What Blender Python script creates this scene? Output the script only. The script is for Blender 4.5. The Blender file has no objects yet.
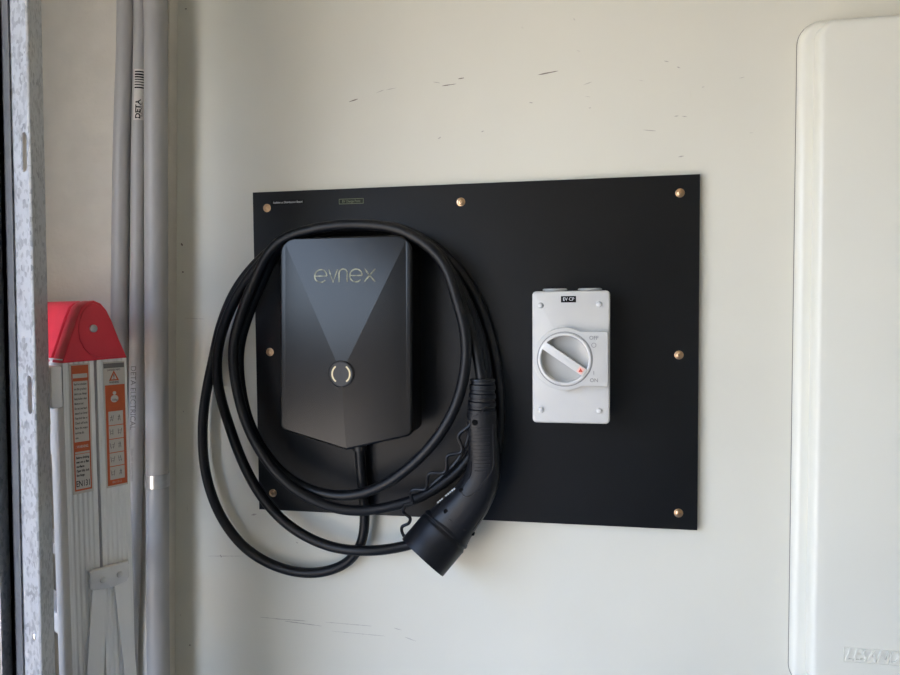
import bpy, bmesh, math, random
from mathutils import Vector, Matrix
random.seed(4)
S = bpy.context.scene
COL = S.collection

# ------------------------------------------------------------------ camera
F = 680.0
RM = ((0.9838826032025982, 0.17862573620379654, -0.008238293569104105),
      (-0.0002779179984795932, -0.044543847123452426, -0.9990073915867836),
      (-0.17881539608452396, 0.9829082826231013, -0.04377627295739826))
CP = Vector((0.5178046681593141, -1.049961464156832, 0.3342804613009217))
RIGHT, DOWN, FWD = (Vector(r) for r in RM)
cd = bpy.data.cameras.new('camera'); cam = bpy.data.objects.new('camera', cd); COL.objects.link(cam)
cd.sensor_width = 36; cd.lens = F * 36 / 900; cd.clip_start = 0.01
cam.matrix_world = Matrix(((RIGHT.x, -DOWN.x, -FWD.x, CP.x), (RIGHT.y, -DOWN.y, -FWD.y, CP.y),
                           (RIGHT.z, -DOWN.z, -FWD.z, CP.z), (0, 0, 0, 1)))
S.camera = cam

# ------------------------------------------------------------------ world, sun, daylight
S.view_settings.view_transform = 'Standard'; S.view_settings.look = 'None'
S.view_settings.gamma = 1; S.view_settings.use_curve_mapping = False
S.view_settings.exposure = 2.25
w = bpy.data.worlds.new('world'); S.world = w; w.use_nodes = True
wn = w.node_tree; wn.nodes.clear()
wo = wn.nodes.new('ShaderNodeOutputWorld'); bg = wn.nodes.new('ShaderNodeBackground')
tc = wn.nodes.new('ShaderNodeTexCoord'); sp = wn.nodes.new('ShaderNodeSeparateXYZ'); cr = wn.nodes.new('ShaderNodeValToRGB')
wn.links.new(tc.outputs['Generated'], sp.inputs[0]); wn.links.new(sp.outputs['Z'], cr.inputs[0])
cr.color_ramp.elements[0].position = 0.0; cr.color_ramp.elements[0].color = (0.72, 0.86, 1.0, 1)
cr.color_ramp.elements[1].position = 0.8; cr.color_ramp.elements[1].color = (0.22, 0.42, 1.0, 1)
wn.links.new(cr.outputs[0], bg.inputs[0]); bg.inputs[1].default_value = 2.3
wn.links.new(bg.outputs[0], wo.inputs[0])
sd = bpy.data.lights.new('sun', 'SUN'); sd.energy = 13.5; sd.angle = 0.01; sd.color = (1, 0.90, 0.70)
so = bpy.data.objects.new('sun', sd); COL.objects.link(so)
so.rotation_euler = (math.radians(-38), math.radians(4), 0)
DX = -0.47                                            # inner face of the front wall with the garage door opening
DY0, DY1, DZ = -0.64, -4.5, 1.0                        # opening extents
pd = bpy.data.lights.new('door_portal', 'AREA'); pd.shape = 'RECTANGLE'; pd.size = DZ + 1.1; pd.size_y = DY0 - DY1
pd.cycles.is_portal = True
po = bpy.data.objects.new('door_portal', pd); COL.objects.link(po)
po.location = (DX - 0.16, (DY0 + DY1) / 2, (DZ - 1.1) / 2); po.rotation_euler = (0, math.radians(-90), 0)
S.cycles.max_bounces = 8; S.cycles.diffuse_bounces = 6; S.cycles.use_denoising = True

# ------------------------------------------------------------------ helpers
def U(px, py, y=0.0):
    d = RIGHT * ((px - 450) / F) + DOWN * ((py - 337.5) / F) + FWD
    return CP + d * ((y - CP.y) / d.y)
def RP(px, py, p, n):
    d = RIGHT * ((px - 450) / F) + DOWN * ((py - 337.5) / F) + FWD
    return CP + d * ((p - CP).dot(n) / d.dot(n))
def mat(name, col, rough=0.5, metal=0.0, var=0.0, vscale=8.0, bump=0.0, bscale=60.0, coat=0.0, spec=0.5, col2=None, stretch=None):
    m = bpy.data.materials.new(name); m.use_nodes = True; nt = m.node_tree; b = nt.nodes['Principled BSDF']
    b.inputs['Base Color'].default_value = (*col, 1); b.inputs['Roughness'].default_value = rough
    b.inputs['Metallic'].default_value = metal; b.inputs['Specular IOR Level'].default_value = spec
    b.inputs['Coat Weight'].default_value = coat
    g = nt.nodes.new('ShaderNodeNewGeometry'); vec = g.outputs['Position']
    if stretch:
        mp = nt.nodes.new('ShaderNodeMapping'); mp.inputs['Scale'].default_value = stretch
        nt.links.new(vec, mp.inputs[0]); vec = mp.outputs[0]
    n = nt.nodes.new('ShaderNodeTexNoise'); n.inputs['Scale'].default_value = vscale; n.inputs['Detail'].default_value = 5
    nt.links.new(vec, n.inputs['Vector'])
    mx = nt.nodes.new('ShaderNodeMix'); mx.data_type = 'RGBA'
    c2 = col2 or tuple(c * (1 - var) for c in col)
    mx.inputs['A'].default_value = (*col, 1); mx.inputs['B'].default_value = (*c2, 1)
    rr = nt.nodes.new('ShaderNodeMapRange'); rr.inputs['From Min'].default_value = 0.35; rr.inputs['From Max'].default_value = 0.65
    nt.links.new(n.outputs[0], rr.inputs[0])
    nt.links.new(rr.outputs[0], mx.inputs['Factor']); nt.links.new(mx.outputs['Result'], b.inputs['Base Color'])
    if bump:
        n2 = nt.nodes.new('ShaderNodeTexNoise'); n2.inputs['Scale'].default_value = bscale; n2.inputs['Detail'].default_value = 4
        nt.links.new(vec, n2.inputs['Vector'])
        bp = nt.nodes.new('ShaderNodeBump'); bp.inputs['Strength'].default_value = bump; bp.inputs['Distance'].default_value = 0.002
        nt.links.new(n2.outputs[0], bp.inputs['Height']); nt.links.new(bp.outputs[0], b.inputs['Normal'])
    return m
def obj(name, bm, m, parent=None, smooth=False, ang=35):
    me = bpy.data.meshes.new(name)
    bmesh.ops.recalc_face_normals(bm, faces=bm.faces)
    bm.to_mesh(me); bm.free()
    if m: me.materials.append(m)
    if smooth:
        me.polygons.foreach_set('use_smooth', [True] * len(me.polygons))
        me.set_sharp_from_angle(angle=math.radians(ang))
    o = bpy.data.objects.new(name, me); COL.objects.link(o)
    if parent:
        o.parent = parent
        o.matrix_parent_inverse = world_of(parent).inverted()
    return o
def world_of(o):
    mw = o.matrix_basis.copy()
    if o.parent: mw = world_of(o.parent) @ o.matrix_parent_inverse @ mw
    return mw
def thing(name, label, cat, loc=(0, 0, 0), rz=0, group=None):
    o = bpy.data.objects.new(name, None); COL.objects.link(o); o.empty_display_size = 0.05
    o.location = loc; o.rotation_euler = (0, 0, rz); o['label'] = label; o['category'] = cat
    if group: o['group'] = group
    return o
def struct(name, bm, m, parent=None, smooth=False):
    o = obj(name, bm, m, parent, smooth)
    if not parent: o['kind'] = 'structure'
    return o
def box(bm, x0, x1, y0, y1, z0, z1, mtx=None, bev=0.0):
    r = bmesh.ops.create_cube(bm, size=1)
    vs = r['verts']
    for v in vs:
        v.co = Vector(((x0 + x1) / 2 + v.co.x * (x1 - x0), (y0 + y1) / 2 + v.co.y * (y1 - y0), (z0 + z1) / 2 + v.co.z * (z1 - z0)))
    if bev:
        es = list({e for v in vs for e in v.link_edges})
        rb = bmesh.ops.bevel(bm, geom=es, offset=bev, segments=2, affect='EDGES', profile=0.5)
        vs = list({v for f in rb['faces'] for v in f.verts} | {v for v in vs if v.is_valid})
    if mtx: bmesh.ops.transform(bm, matrix=mtx, verts=vs)
    return bm
def roundpoly(pts, rad, n=8):
    out = []
    N = len(pts)
    if not isinstance(rad, (list, tuple)): rad = [rad] * N
    for i in range(N):
        p = Vector(pts[i]); a = Vector(pts[i - 1]); b = Vector(pts[(i + 1) % N]); r = rad[i]
        if r <= 0: out.append(p); continue
        d1 = (a - p).normalized(); d2 = (b - p).normalized()
        th = d1.angle(d2); t = r / math.tan(th / 2)
        c = p + (d1 + d2).normalized() * (r / math.sin(th / 2))
        s = p + d1 * t - c; e = p + d2 * t - c
        tot = s.angle(e)
        for k in range(n + 1):
            f = k / n
            v = s * math.sin((1 - f) * tot) / math.sin(tot) + e * math.sin(f * tot) / math.sin(tot)
            out.append(c + v)
    return out
def inset(poly, d):
    # signed so positive goes inwards whatever the winding
    A = sum(poly[i - 1].x * poly[i].y - poly[i].x * poly[i - 1].y for i in range(len(poly)))
    s = 1 if A > 0 else -1
    out = []; N = len(poly)
    for i in range(N):
        e1 = (poly[i] - poly[i - 1]); e2 = (poly[(i + 1) % N] - poly[i])
        if e1.length < 1e-9: e1 = e2
        if e2.length < 1e-9: e2 = e1
        n1 = Vector((-e1.y, e1.x)).normalized(); n2 = Vector((-e2.y, e2.x)).normalized()
        n = (n1 + n2); n = n.normalized() / max(0.35, (n.normalized()).dot(n1))
        out.append(poly[i] + n * d * s)
    return out
def rings(bm, loops, cap0=True, cap1=True):
    L = [[bm.verts.new(p) for p in lp] for lp in loops]
    for a, b in zip(L, L[1:]):
        n = len(a)
        for i in range(n):
            try: bm.faces.new((a[i], a[(i + 1) % n], b[(i + 1) % n], b[i]))
            except ValueError: pass
    if cap0: bm.faces.new(L[0])
    if cap1: bm.faces.new(L[-1])
    return L
def plate(bm, poly, yb, yf, bev=0.001, seg=3, mtx=None, hole=None):
    """poly in (x, z); back at yb, front at yf (towards -y), rounded front edge"""
    poly = [Vector(p) for p in poly]
    lo = [[Vector((p.x, yb, p.y)) for p in poly]]
    s = -1 if yf < yb else 1
    for k in range(seg + 1):
        a = math.pi / 2 * k / seg
        q = inset(poly, bev * (1 - math.cos(a))) if bev else poly
        yy = yf - s * bev * (1 - math.sin(a))
        lo.append([Vector((p.x, yy, p.y)) for p in q])
        if not bev: break
    if mtx: lo = [[mtx @ v for v in l] for l in lo]
    return rings(bm, lo)
def rect(x0, x1, z0, z1): return [Vector((x0, z0)), Vector((x1, z0)), Vector((x1, z1)), Vector((x0, z1))]
def circ(cx, cz, r, n=32, a0=0): return [Vector((cx + r * math.cos(a0 + 2 * math.pi * k / n), cz + r * math.sin(a0 + 2 * math.pi * k / n))) for k in range(n)]
def catmull(P, per=10, closed=False):
    out = []
    for i in range(len(P) - 1):
        p0 = P[max(i - 1, 0)]; p1 = P[i]; p2 = P[i + 1]; p3 = P[min(i + 2, len(P) - 1)]
        # centripetal
        t0 = 0; t1 = t0 + max((p1 - p0).length, 1e-6) ** .5; t2 = t1 + (p2 - p1).length ** .5; t3 = t2 + max((p3 - p2).length, 1e-6) ** .5
        for k in range(per):
            t = t1 + (t2 - t1) * k / per
            A1 = p0 * ((t1 - t) / (t1 - t0)) + p1 * ((t - t0) / (t1 - t0))
            A2 = p1 * ((t2 - t) / (t2 - t1)) + p2 * ((t - t1) / (t2 - t1))
            A3 = p2 * ((t3 - t) / (t3 - t2)) + p3 * ((t - t2) / (t3 - t2))
            B1 = A1 * ((t2 - t) / (t2 - t0)) + A2 * ((t - t0) / (t2 - t0))
            B2 = A2 * ((t3 - t) / (t3 - t1)) + A3 * ((t - t1) / (t3 - t1))
            out.append(B1 * ((t2 - t) / (t2 - t1)) + B2 * ((t - t1) / (t2 - t1)))
    out.append(P[-1].copy())
    return out
def tube(bm, P, r, n=12, rf=None):
    L = []; T = (P[1] - P[0]).normalized()
    up = Vector((0, 1, 0)) if abs(T.y) < .9 else Vector((1, 0, 0))
    N = T.cross(up).normalized()
    for i, p in enumerate(P):
        T2 = (P[min(i + 1, len(P) - 1)] - P[max(i - 1, 0)]).normalized()
        N = (N - T2 * N.dot(T2)).normalized(); B = T2.cross(N)
        rr = rf(i) if rf else r
        L.append([p + (N * math.cos(2 * math.pi * k / n) + B * math.sin(2 * math.pi * k / n)) * rr for k in range(n)])
    rings(bm, L)
def sweep(bm, P, A, B, n=24, ex=2.4, cap0=True, cap1=True):
    """super-elliptic sections: A half width in the wall plane, B half depth"""
    L = []
    for i, p in enumerate(P):
        T = (P[min(i + 1, len(P) - 1)] - P[max(i - 1, 0)]).normalized()
        Y = Vector((0, 1, 0)); N = T.cross(Y).normalized(); Y = N.cross(T).normalized()
        lp = []
        for k in range(n):
            a = 2 * math.pi * k / n; c, s = math.cos(a), math.sin(a)
            lp.append(p + N * A[i] * math.copysign(abs(c) ** (2 / ex), c) + Y * B[i] * math.copysign(abs(s) ** (2 / ex), s))
        L.append(lp)
    return rings(bm, L, cap0, cap1)
def textbm(bm, s, size, mtx, ext=0.0, align='CENTER', shear=0.0, bold=0.0, sx=1.0, warp=None, fit=None):
    c = bpy.data.curves.new('t', 'FONT'); c.body = s; c.size = size; c.align_x = align; c.align_y = 'CENTER'
    c.extrude = ext; c.shear = shear; c.offset = bold; c.resolution_u = 3
    o = bpy.data.objects.new('t', c); COL.objects.link(o)
    me = bpy.data.meshes.new_from_object(o)
    t = bmesh.new(); t.from_mesh(me)
    if fit and t.verts:
        xs = [v.co.x for v in t.verts]; sx = fit / (max(xs) - min(xs))
    for v in t.verts:
        v.co.x *= sx
        v.co = mtx @ v.co if not warp else warp(v.co)
    me2 = bpy.data.meshes.new('t'); t.to_mesh(me2); t.free()
    bm.from_mesh(me2)
    COL.objects.unlink(o); bpy.data.objects.remove(o); bpy.data.curves.remove(c); bpy.data.meshes.remove(me); bpy.data.meshes.remove(me2)
def facing(x, y, z, rot=0):
    """text frame on a plane facing -y at a point"""
    return Matrix.Translation((x, y, z)) @ Matrix.Rotation(math.radians(90), 4, 'X') @ Matrix.Rotation(rot, 4, 'Z')
def stroke(bm, pts, wd, y, yb):
    """flat ribbon line (x,z points) with a little thickness"""
    n = len(pts); Lf = []
    for i in range(n):
        t = (pts[min(i + 1, n - 1)] - pts[max(i - 1, 0)]).normalized(); nn = Vector((-t.y, t.x)) * wd / 2
        Lf.append((pts[i] + nn, pts[i] - nn))
    V = [[bm.verts.new((p.x, yy, p.y)) for p in (a, b) for yy in (y, yb)] for a, b in Lf]
    for a, b in zip(V, V[1:]):
        for i, j in ((0, 2), (2, 3), (3, 1), (1, 0)):
            bm.faces.new((a[i], a[j], b[j], b[i]))
    bm.faces.new((V[0][0], V[0][1], V[0][3], V[0][2])); bm.faces.new((V[-1][0], V[-1][2], V[-1][3], V[-1][1]))
def screwhead(bm, p, n, r=0.0045, h=0.002, cross=True):
    """dome head with a cross recess made of two sunk notches"""
    z = n.normalized(); x = z.orthogonal().normalized()
    M = Matrix.Translation(p) @ Matrix((x, z.cross(x), z)).transposed().to_4x4()
    L = []
    for rr, hh in ((1, 0), (1, .35), (.85, .72), (.6, .92), (.3, 1)):
        L.append([M @ Vector((r * rr * math.cos(2 * math.pi * k / 16), r * rr * math.sin(2 * math.pi * k / 16), h * hh)) for k in range(16)])
    L.append([M @ Vector((r * .12 * math.cos(2 * math.pi * k / 16) * (3 if k % 4 == 0 else 1), r * .12 * math.sin(2 * math.pi * k / 16) * (3 if k % 4 == 0 else 1), h * .55)) for k in range(16)])
    rings(bm, L)

# ------------------------------------------------------------------ materials
M = {}
M['wall'] = mat('cream_wall', (0.68, 0.665, 0.572), 0.45, var=0.05, vscale=3, bump=0.12, bscale=25)
M['concrete'] = mat('painted_concrete', (0.69, 0.655, 0.57), 0.75, var=0.07, vscale=20, bump=0.5, bscale=140)
M['scuff'] = mat('scuff', (0.20, 0.17, 0.14), 0.8, var=0.3, vscale=300)
M['scuff2'] = mat('faint_scuff', (0.47, 0.44, 0.39), 0.7, var=0.25, vscale=300)
M['board'] = mat('black_board', (0.0068, 0.0075, 0.0082), 0.45, var=0.25, vscale=9, bump=0.03, bscale=40, spec=0.28)
M['brass'] = mat('brass', (0.62, 0.42, 0.25), 0.3, 1.0)
M['case'] = mat('charger_plastic', (0.0050, 0.0050, 0.0049), 0.20, spec=0.26, var=0.2, vscale=28, bump=0.006, bscale=300)
M['case_side'] = mat('charger_side_plastic', (0.008, 0.008, 0.009), 0.5)
M['gold'] = mat('dull_gold', (0.17, 0.15, 0.09), 0.3, 0.7, var=0.8, vscale=160)
M['pale_gold'] = mat('pale_gold', (0.55, 0.47, 0.28), 0.4, 0.3)
M['rubber'] = mat('black_rubber', (0.0045, 0.005, 0.0062), 0.42, bump=0.05, bscale=200, spec=0.30)
M['plug'] = mat('plug_plastic', (0.0050, 0.0056, 0.0072), 0.42, bump=0.03, bscale=500, spec=0.28)
M['hole'] = mat('dark_hole', (0.002, 0.002, 0.002), 0.8, spec=0.1)
M['white'] = mat('white_plastic', (0.56, 0.555, 0.525), 0.35, var=0.03, vscale=30)
M['white_gloss'] = mat('glossy_white', (0.62, 0.615, 0.59), 0.22)
M['bright_white'] = mat('bright_white_plastic', (0.88, 0.88, 0.87), 0.3)
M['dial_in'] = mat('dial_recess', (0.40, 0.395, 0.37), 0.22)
M['emboss'] = mat('grey_lettering', (0.26, 0.26, 0.25), 0.5)
M['print_white'] = mat('white_print', (0.75, 0.76, 0.76), 0.6)
M['print_dim'] = mat('dim_white_print', (0.36, 0.38, 0.38), 0.6)
M['tape'] = mat('black_tape', (0.004, 0.004, 0.004), 0.5, spec=0.15)
M['tape_green'] = mat('olive_tape', (0.014, 0.018, 0.008), 0.5, spec=0.15)
M['tape_text'] = mat('olive_lettering', (0.13, 0.15, 0.08), 0.5)
M['orange'] = mat('orange_print', (0.62, 0.12, 0.035), 0.5, var=0.1, vscale=80)
M['redtri'] = mat('red_print', (0.55, 0.06, 0.03), 0.5)
M['pink'] = mat('pink_print', (0.80, 0.50, 0.42), 0.5)
M['black_print'] = mat('black_print', (0.008, 0.008, 0.008), 0.6, spec=0.15)
M['grey_print'] = mat('grey_print', (0.16, 0.15, 0.14), 0.5)
M['sticker'] = mat('sticker_paper', (0.60, 0.565, 0.51), 0.5)
M['box'] = mat('meter_box_plastic', (0.715, 0.71, 0.625), 0.28, var=0.02, vscale=6)
M['pvc'] = mat('grey_pvc', (0.40, 0.392, 0.378), 0.38, var=0.08, vscale=6, stretch=(1, 1, .2))
M['steel'] = mat('steel_clip', (0.72, 0.71, 0.69), 0.3, 0.85, var=0.2, vscale=60)
M['red'] = mat('red_plastic', (0.80, 0.042, 0.070), 0.42, var=0.08, vscale=30, bump=0.05, bscale=400)
M['alu'] = mat('aluminium', (0.90, 0.90, 0.89), 0.38, 0.35, var=0.1, vscale=30, stretch=(1, 1, .05))
M['alu_band'] = mat('aluminium_plate', (0.72, 0.72, 0.72), 0.4, 0.25, var=0.1, vscale=50)
M['timber'] = mat('door_panel', (0.42, 0.43, 0.45), 0.5)
M['floor'] = mat('garage_floor', (0.20, 0.19, 0.17), 0.6, var=0.15, vscale=4)
M['ceil'] = mat('ceiling_white', (0.52, 0.50, 0.44), 0.8)
M['drive'] = mat('driveway', (0.36, 0.32, 0.27), 0.9, var=0.15, vscale=2)
# galvanised steel with spangle
def galv(k):
    m = bpy.data.materials.new('galvanised_steel'); m.use_nodes = True; nt = m.node_tree; b = nt.nodes['Principled BSDF']
    g = nt.nodes.new('ShaderNodeNewGeometry')
    v = nt.nodes.new('ShaderNodeTexVoronoi'); v.inputs['Scale'].default_value = 230
    n = nt.nodes.new('ShaderNodeTexNoise'); n.inputs['Scale'].default_value = 45; n.inputs['Detail'].default_value = 6
    mp = nt.nodes.new('ShaderNodeMapping'); mp.inputs['Scale'].default_value = (1, 1, .8)
    nt.links.new(g.outputs['Position'], mp.inputs[0])
    nt.links.new(mp.outputs[0], v.inputs['Vector']); nt.links.new(mp.outputs[0], n.inputs['Vector'])
    sp_ = nt.nodes.new('ShaderNodeSeparateColor'); nt.links.new(v.outputs['Color'], sp_.inputs[0])
    ad = nt.nodes.new('ShaderNodeMath'); ad.operation = 'ADD'; nt.links.new(sp_.outputs[0], ad.inputs[0]); nt.links.new(n.outputs[0], ad.inputs[1])
    cr_ = nt.nodes.new('ShaderNodeValToRGB'); cr_.color_ramp.elements[0].position = 0.3; cr_.color_ramp.elements[1].position = 1.3
    cr_.color_ramp.elements[0].color = (.42 * k, .44 * k, .47 * k, 1); cr_.color_ramp.elements[1].color = (.90 * k, .92 * k, .94 * k, 1)
    nt.links.new(ad.outputs[0], cr_.inputs[0]); nt.links.new(cr_.outputs[0], b.inputs['Base Color'])
    b.inputs['Metallic'].default_value = 0.6
    mr = nt.nodes.new('ShaderNodeMapRange'); mr.inputs['From Max'].default_value = 1.5; mr.inputs['To Min'].default_value = .28; mr.inputs['To Max'].default_value = .48
    nt.links.new(ad.outputs[0], mr.inputs[0]); nt.links.new(mr.outputs[0], b.inputs['Roughness'])
    bp = nt.nodes.new('ShaderNodeBump'); bp.inputs['Strength'].default_value = .25; bp.inputs['Distance'].default_value = .001
    nt.links.new(ad.outputs[0], bp.inputs['Height']); nt.links.new(bp.outputs[0], b.inputs['Normal'])
    return m
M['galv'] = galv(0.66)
M['galv_shaded'] = galv(0.30)  # darker copy of the same steel, shade of lip and channel painted in

# ------------------------------------------------------------------ room shell
ZF, ZC, XR, YB = -1.1, 1.35, 4.6, -6.0
b = bmesh.new(); box(b, DX - .15, XR + .1, 0.0, 0.12, ZF, ZC); wall = struct('wall_back', b, M['wall'])
PX = U(175, 330, 0).x
b = bmesh.new()
eT, eB = U(177.5, 0, 0), U(175, 675, 0); sl = (eT.x - eB.x) / (eT.z - eB.z)
plate(b, [Vector((DX, ZF)), Vector((eB.x + sl * (ZF - eB.z), ZF)), Vector((eB.x + sl * (ZC - eB.z), ZC)), Vector((DX, ZC))], 0.0, -0.022, 0.002)
struct('wall_left', b, M['concrete'])
b = bmesh.new()
box(b, DX - .15, DX, DY0, 0, ZF, ZC); box(b, DX - .15, DX, YB, DY1, ZF, ZC); box(b, DX - .15, DX, DY1, DY0, DZ, ZC)
struct('wall_front', b, M['concrete'])
b = bmesh.new(); box(b, XR, XR + .1, YB, 0, ZF, ZC); struct('wall_right', b, M['wall'])
b = bmesh.new(); box(b, DX - .15, XR + .1, YB - .1, YB, ZF, ZC); struct('wall_rear', b, M['wall'])
b = bmesh.new(); box(b, DX - .15, XR + .1, YB - .1, .12, ZF - .1, ZF); struct('floor', b, M['floor'])
b = bmesh.new(); box(b, DX - .15, XR + .1, YB - .1, .12, ZC, ZC + .1); struct('ceiling', b, M['ceil'])
b = bmesh.new(); box(b, -40, DX - .15, -60, 30, ZF - .12, ZF - .02); struct('driveway', b, M['drive'])

b = bmesh.new(); box(b, -6.8, -6.5, -40, 12, ZF - .02, 1.15); box(b, -6.5, DX - .15, -18.3, -18, ZF - .02, 1.9); struct('reflection_screen', b, mat('dark_screen', (0.07, 0.055, 0.045), 0.9))  # unseen dark screen added outside to darken what the charger facets reflect

def scuff(pts, wd, m, yy=0.0):
    bm = bmesh.new()
    P = []
    for a, c in zip(pts, pts[1:]):
        A = U(*a, yy); C_ = U(*c, yy)
        k = max(2, int((C_ - A).length / .004))
        for i in range(k): P.append(A.lerp(C_, i / k))
    P.append(U(*pts[-1], yy)); n = len(P)
    rows = []
    for i, p in enumerate(P):
        t = i / (n - 1); w_ = wd * (.25 + .75 * math.sin(math.pi * t) ** .5) * random.uniform(.5, 1.2)
        rows.append((bm.verts.new((p.x, yy - .0004, p.z + w_ / 2)), bm.verts.new((p.x, yy - .0004, p.z - w_ / 2))))
    for a, c in zip(rows, rows[1:]): bm.faces.new((a[0], a[1], c[1], c[0]))
    return obj('scuff_mark', bm, m, wall)
for pts, wd, k in [
    ([(349, 102), (358, 99)], .0026, 'scuff'), ([(376, 93), (384, 90)], .001, 'scuff2'), ([(386, 90), (396, 88)], .0010, 'scuff2'),
    ([(458, 79), (464, 78)], .0026, 'scuff'), ([(442, 86), (456, 84)], .0014, 'scuff'), ([(433, 82), (440, 83)], .001, 'scuff2'),
    ([(538, 75), (548, 73), (558, 71)], .0020, 'scuff'), ([(438, 139), (441, 137)], .002, 'scuff2'), ([(481, 132), (484, 131)], .0015, 'scuff2'),
    ([(664, 61), (669, 62)], .0012, 'scuff2'), ([(677, 67), (680, 68)], .002, 'scuff2'), ([(583, 85), (592, 82)], .001, 'scuff2'),
    ([(678, 157), (684, 156)], .0022, 'scuff2'), ([(643, 130), (656, 131)], .0012, 'scuff2'), ([(690, 88), (691, 100)], .001, 'scuff2'),
    ([(260, 617), (280, 619), (308, 621)], .0014, 'scuff2'), ([(285, 621), (322, 626)], .0016, 'scuff2'), ([(325, 622), (372, 626)], .0010, 'scuff2'),
    ([(332, 631), (385, 636)], .0008, 'scuff2'), ([(394, 628), (402, 630)], .0014, 'scuff2'), ([(405, 637), (416, 641)], .0010, 'scuff2'),
    ([(220, 555), (222, 557)], .0045, 'scuff2'), ([(208, 556), (245, 556)], .0009, 'scuff2'), ([(187, 505), (188, 512)], .003, 'scuff2'),
    ([(251, 515), (257, 514)], .003, 'scuff2'), ([(181, 244), (183, 245)], .008, 'scuff'), ([(182, 272), (184, 272)], .003, 'scuff'),
    ([(183, 411), (184, 412)], .0022, 'scuff'), ([(185, 9), (187, 9)], .0022, 'scuff'), ([(189, 645), (191, 645)], .003, 'scuff'),
    ([(180, 615), (181, 615)], .003, 'scuff2'), ([(185, 318), (205, 319)], .0009, 'scuff2'), ([(296, 542), (298, 543)], .003, 'scuff2')]:
    scuff(pts, wd, M[k])
for i in range(12):
    x, y = random.uniform(480, 790), random.uniform(15, 165)
    scuff([(x, y), (x + random.uniform(2, 6), y + random.uniform(-2, 2))], random.uniform(.0006, .0014), M['scuff2'])

# ------------------------------------------------------------------ black backing board
YB_ = -0.012
BX0 = (U(252.3, 192, YB_).x + U(259.3, 509, YB_).x) / 2; BX1 = (U(699.8, 174.5, YB_).x + U(697.8, 531, YB_).x) / 2
BZ1 = (U(252.3, 192, YB_).z + U(699.8, 174.5, YB_).z) / 2; BZ0 = (U(259.3, 509, YB_).z + U(697.8, 531, YB_).z) / 2
t = thing('backing_board', 'black rectangular backing board screwed flat to the cream wall', 'board', ((BX0 + BX1) / 2, 0, BZ0))
b = bmesh.new(); plate(b, rect(BX0, BX1, BZ0, BZ1), -0.0005, YB_, 0.0008, 2); obj('panel', b, M['board'], t, True)
for x, z in ((.0298, .4979), (.3479, .4962), (.6697, .4977), (.030, .2644), (.6697, .2623), (.0304, .0316), (.6705, .028)):
    s_ = obj('screw', (lambda q: (screwhead(q, Vector((x, YB_ + .0002, z)), Vector((0, -1, 0)), .0052, .0028), q)[1])(bmesh.new()), M['brass'], t, True, 50)
    b = bmesh.new(); plate(b, circ(x, z, .0066, 20), YB_, YB_ - .0007, .0003, 2); obj('screw_cup', b, M['brass'], s_, True)
lb = bmesh.new(); plate(lb, rect(.0375, .0942, .5022, .5092), YB_, YB_ - .0003, 0)
l1 = obj('label_strip', lb, M['tape'], t); l1['label'] = 'thin black label with white lettering'
b = bmesh.new(); textbm(b, 'Isolator at Distribution Board', .0048, facing(.0659, YB_ - .0006, .5058), sx=.86, bold=.00003)
obj('lettering', b, M['print_white'], l1)
lb = bmesh.new(); plate(lb, rect(.1520, .1925, .4995, .5078), YB_, YB_ - .0003, 0)
l2 = obj('label_strip', lb, M['tape_green'], t); l2['label'] = 'small olive edged label beside the top screw row'
b = bmesh.new(); textbm(b, 'EV Charge Point', .0056, facing(.1723, YB_ - .0006, .5035), sx=.80, bold=.00006)
fr = .0008
for r_ in ((.1520, .1925, .5070, .5078), (.1520, .1925, .4995, .5003), (.1520, .1528, .4995, .5078), (.1917, .1925, .4995, .5078)):
    plate(b, rect(*r_), YB_ - .0003, YB_ - .0005, 0)
obj('lettering', b, M['tape_text'], l2)

# ------------------------------------------------------------------ charger
t = thing('ev_charger', 'dark grey faceted wall charger with pointed bottom, mounted on the black board', 'charger', (.188, YB_, .13))
XP, ZP = .1835, .2398
YF_ = -.089; dzc = .0015; YL_ = -.100
TL, TR, BR, BL, AP = [(q.x, q.z) for q in (U(280.5, 237.8, YF_), U(411, 236, YF_), U(413.2, 435.5, YL_), U(283.5, 429.5, YL_), U(346, 450.3, -.107))]
XL_, XR_ = (TL[0] + BL[0]) / 2 - .0036, (TR[0] + BR[0]) / 2 + .0006; ZT_ = (TL[1] + TR[1]) / 2 + dzc
TL, TR, BR, BL = (XL_, ZT_), (XR_, ZT_), (XR_, BR[1]), (XL_, BL[1])
print('charger', TL, TR, BR, BL, AP)
out = roundpoly([Vector(TL), Vector(BL), Vector(AP), Vector(BR), Vector(TR)], [.025, .012, .003, .012, .025], 10)
DP, GT, GL = -.103, .070, .040
XP, ZP = .1835, .2398
def dep(x, z):
    top = DP + (z - ZP) * GT
    ar = (GT - GL) * (ZT_ - ZP) / (XR_ - XP); al = (GT - GL) * (ZT_ - ZP) / (XP - XL_)
    return max(top, DP + ar * (x - XP) + GL * (z - ZP), DP + al * (XP - x) + GL * (z - ZP))
def lp(poly, off): return [Vector((p.x, dep(p.x, p.y) + off, p.y)) for p in poly]
b = bmesh.new()
ins3 = inset(out, .0032)
L = rings(b, [[Vector((p.x, YB_ - .0003, p.y)) for p in inset(out, .012)], [Vector((p.x, YB_ - .012, p.y)) for p in inset(out, .010)],
              [Vector((p.x, -.034, p.y)) for p in inset(out, .002)],
              [Vector((p.x, -.040, p.y)) for p in out]], cap1=False)
b2 = bmesh.new()
obj('back_shell', b, M['case_side'], t, True)
b = b2
L = rings(b, [[Vector((p.x, -.040, p.y)) for p in out], lp(out, .0032), lp(inset(out, .0009), .0010), lp(ins3, 0)], cap1=False, cap0=False)
last = L[-1]
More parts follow.
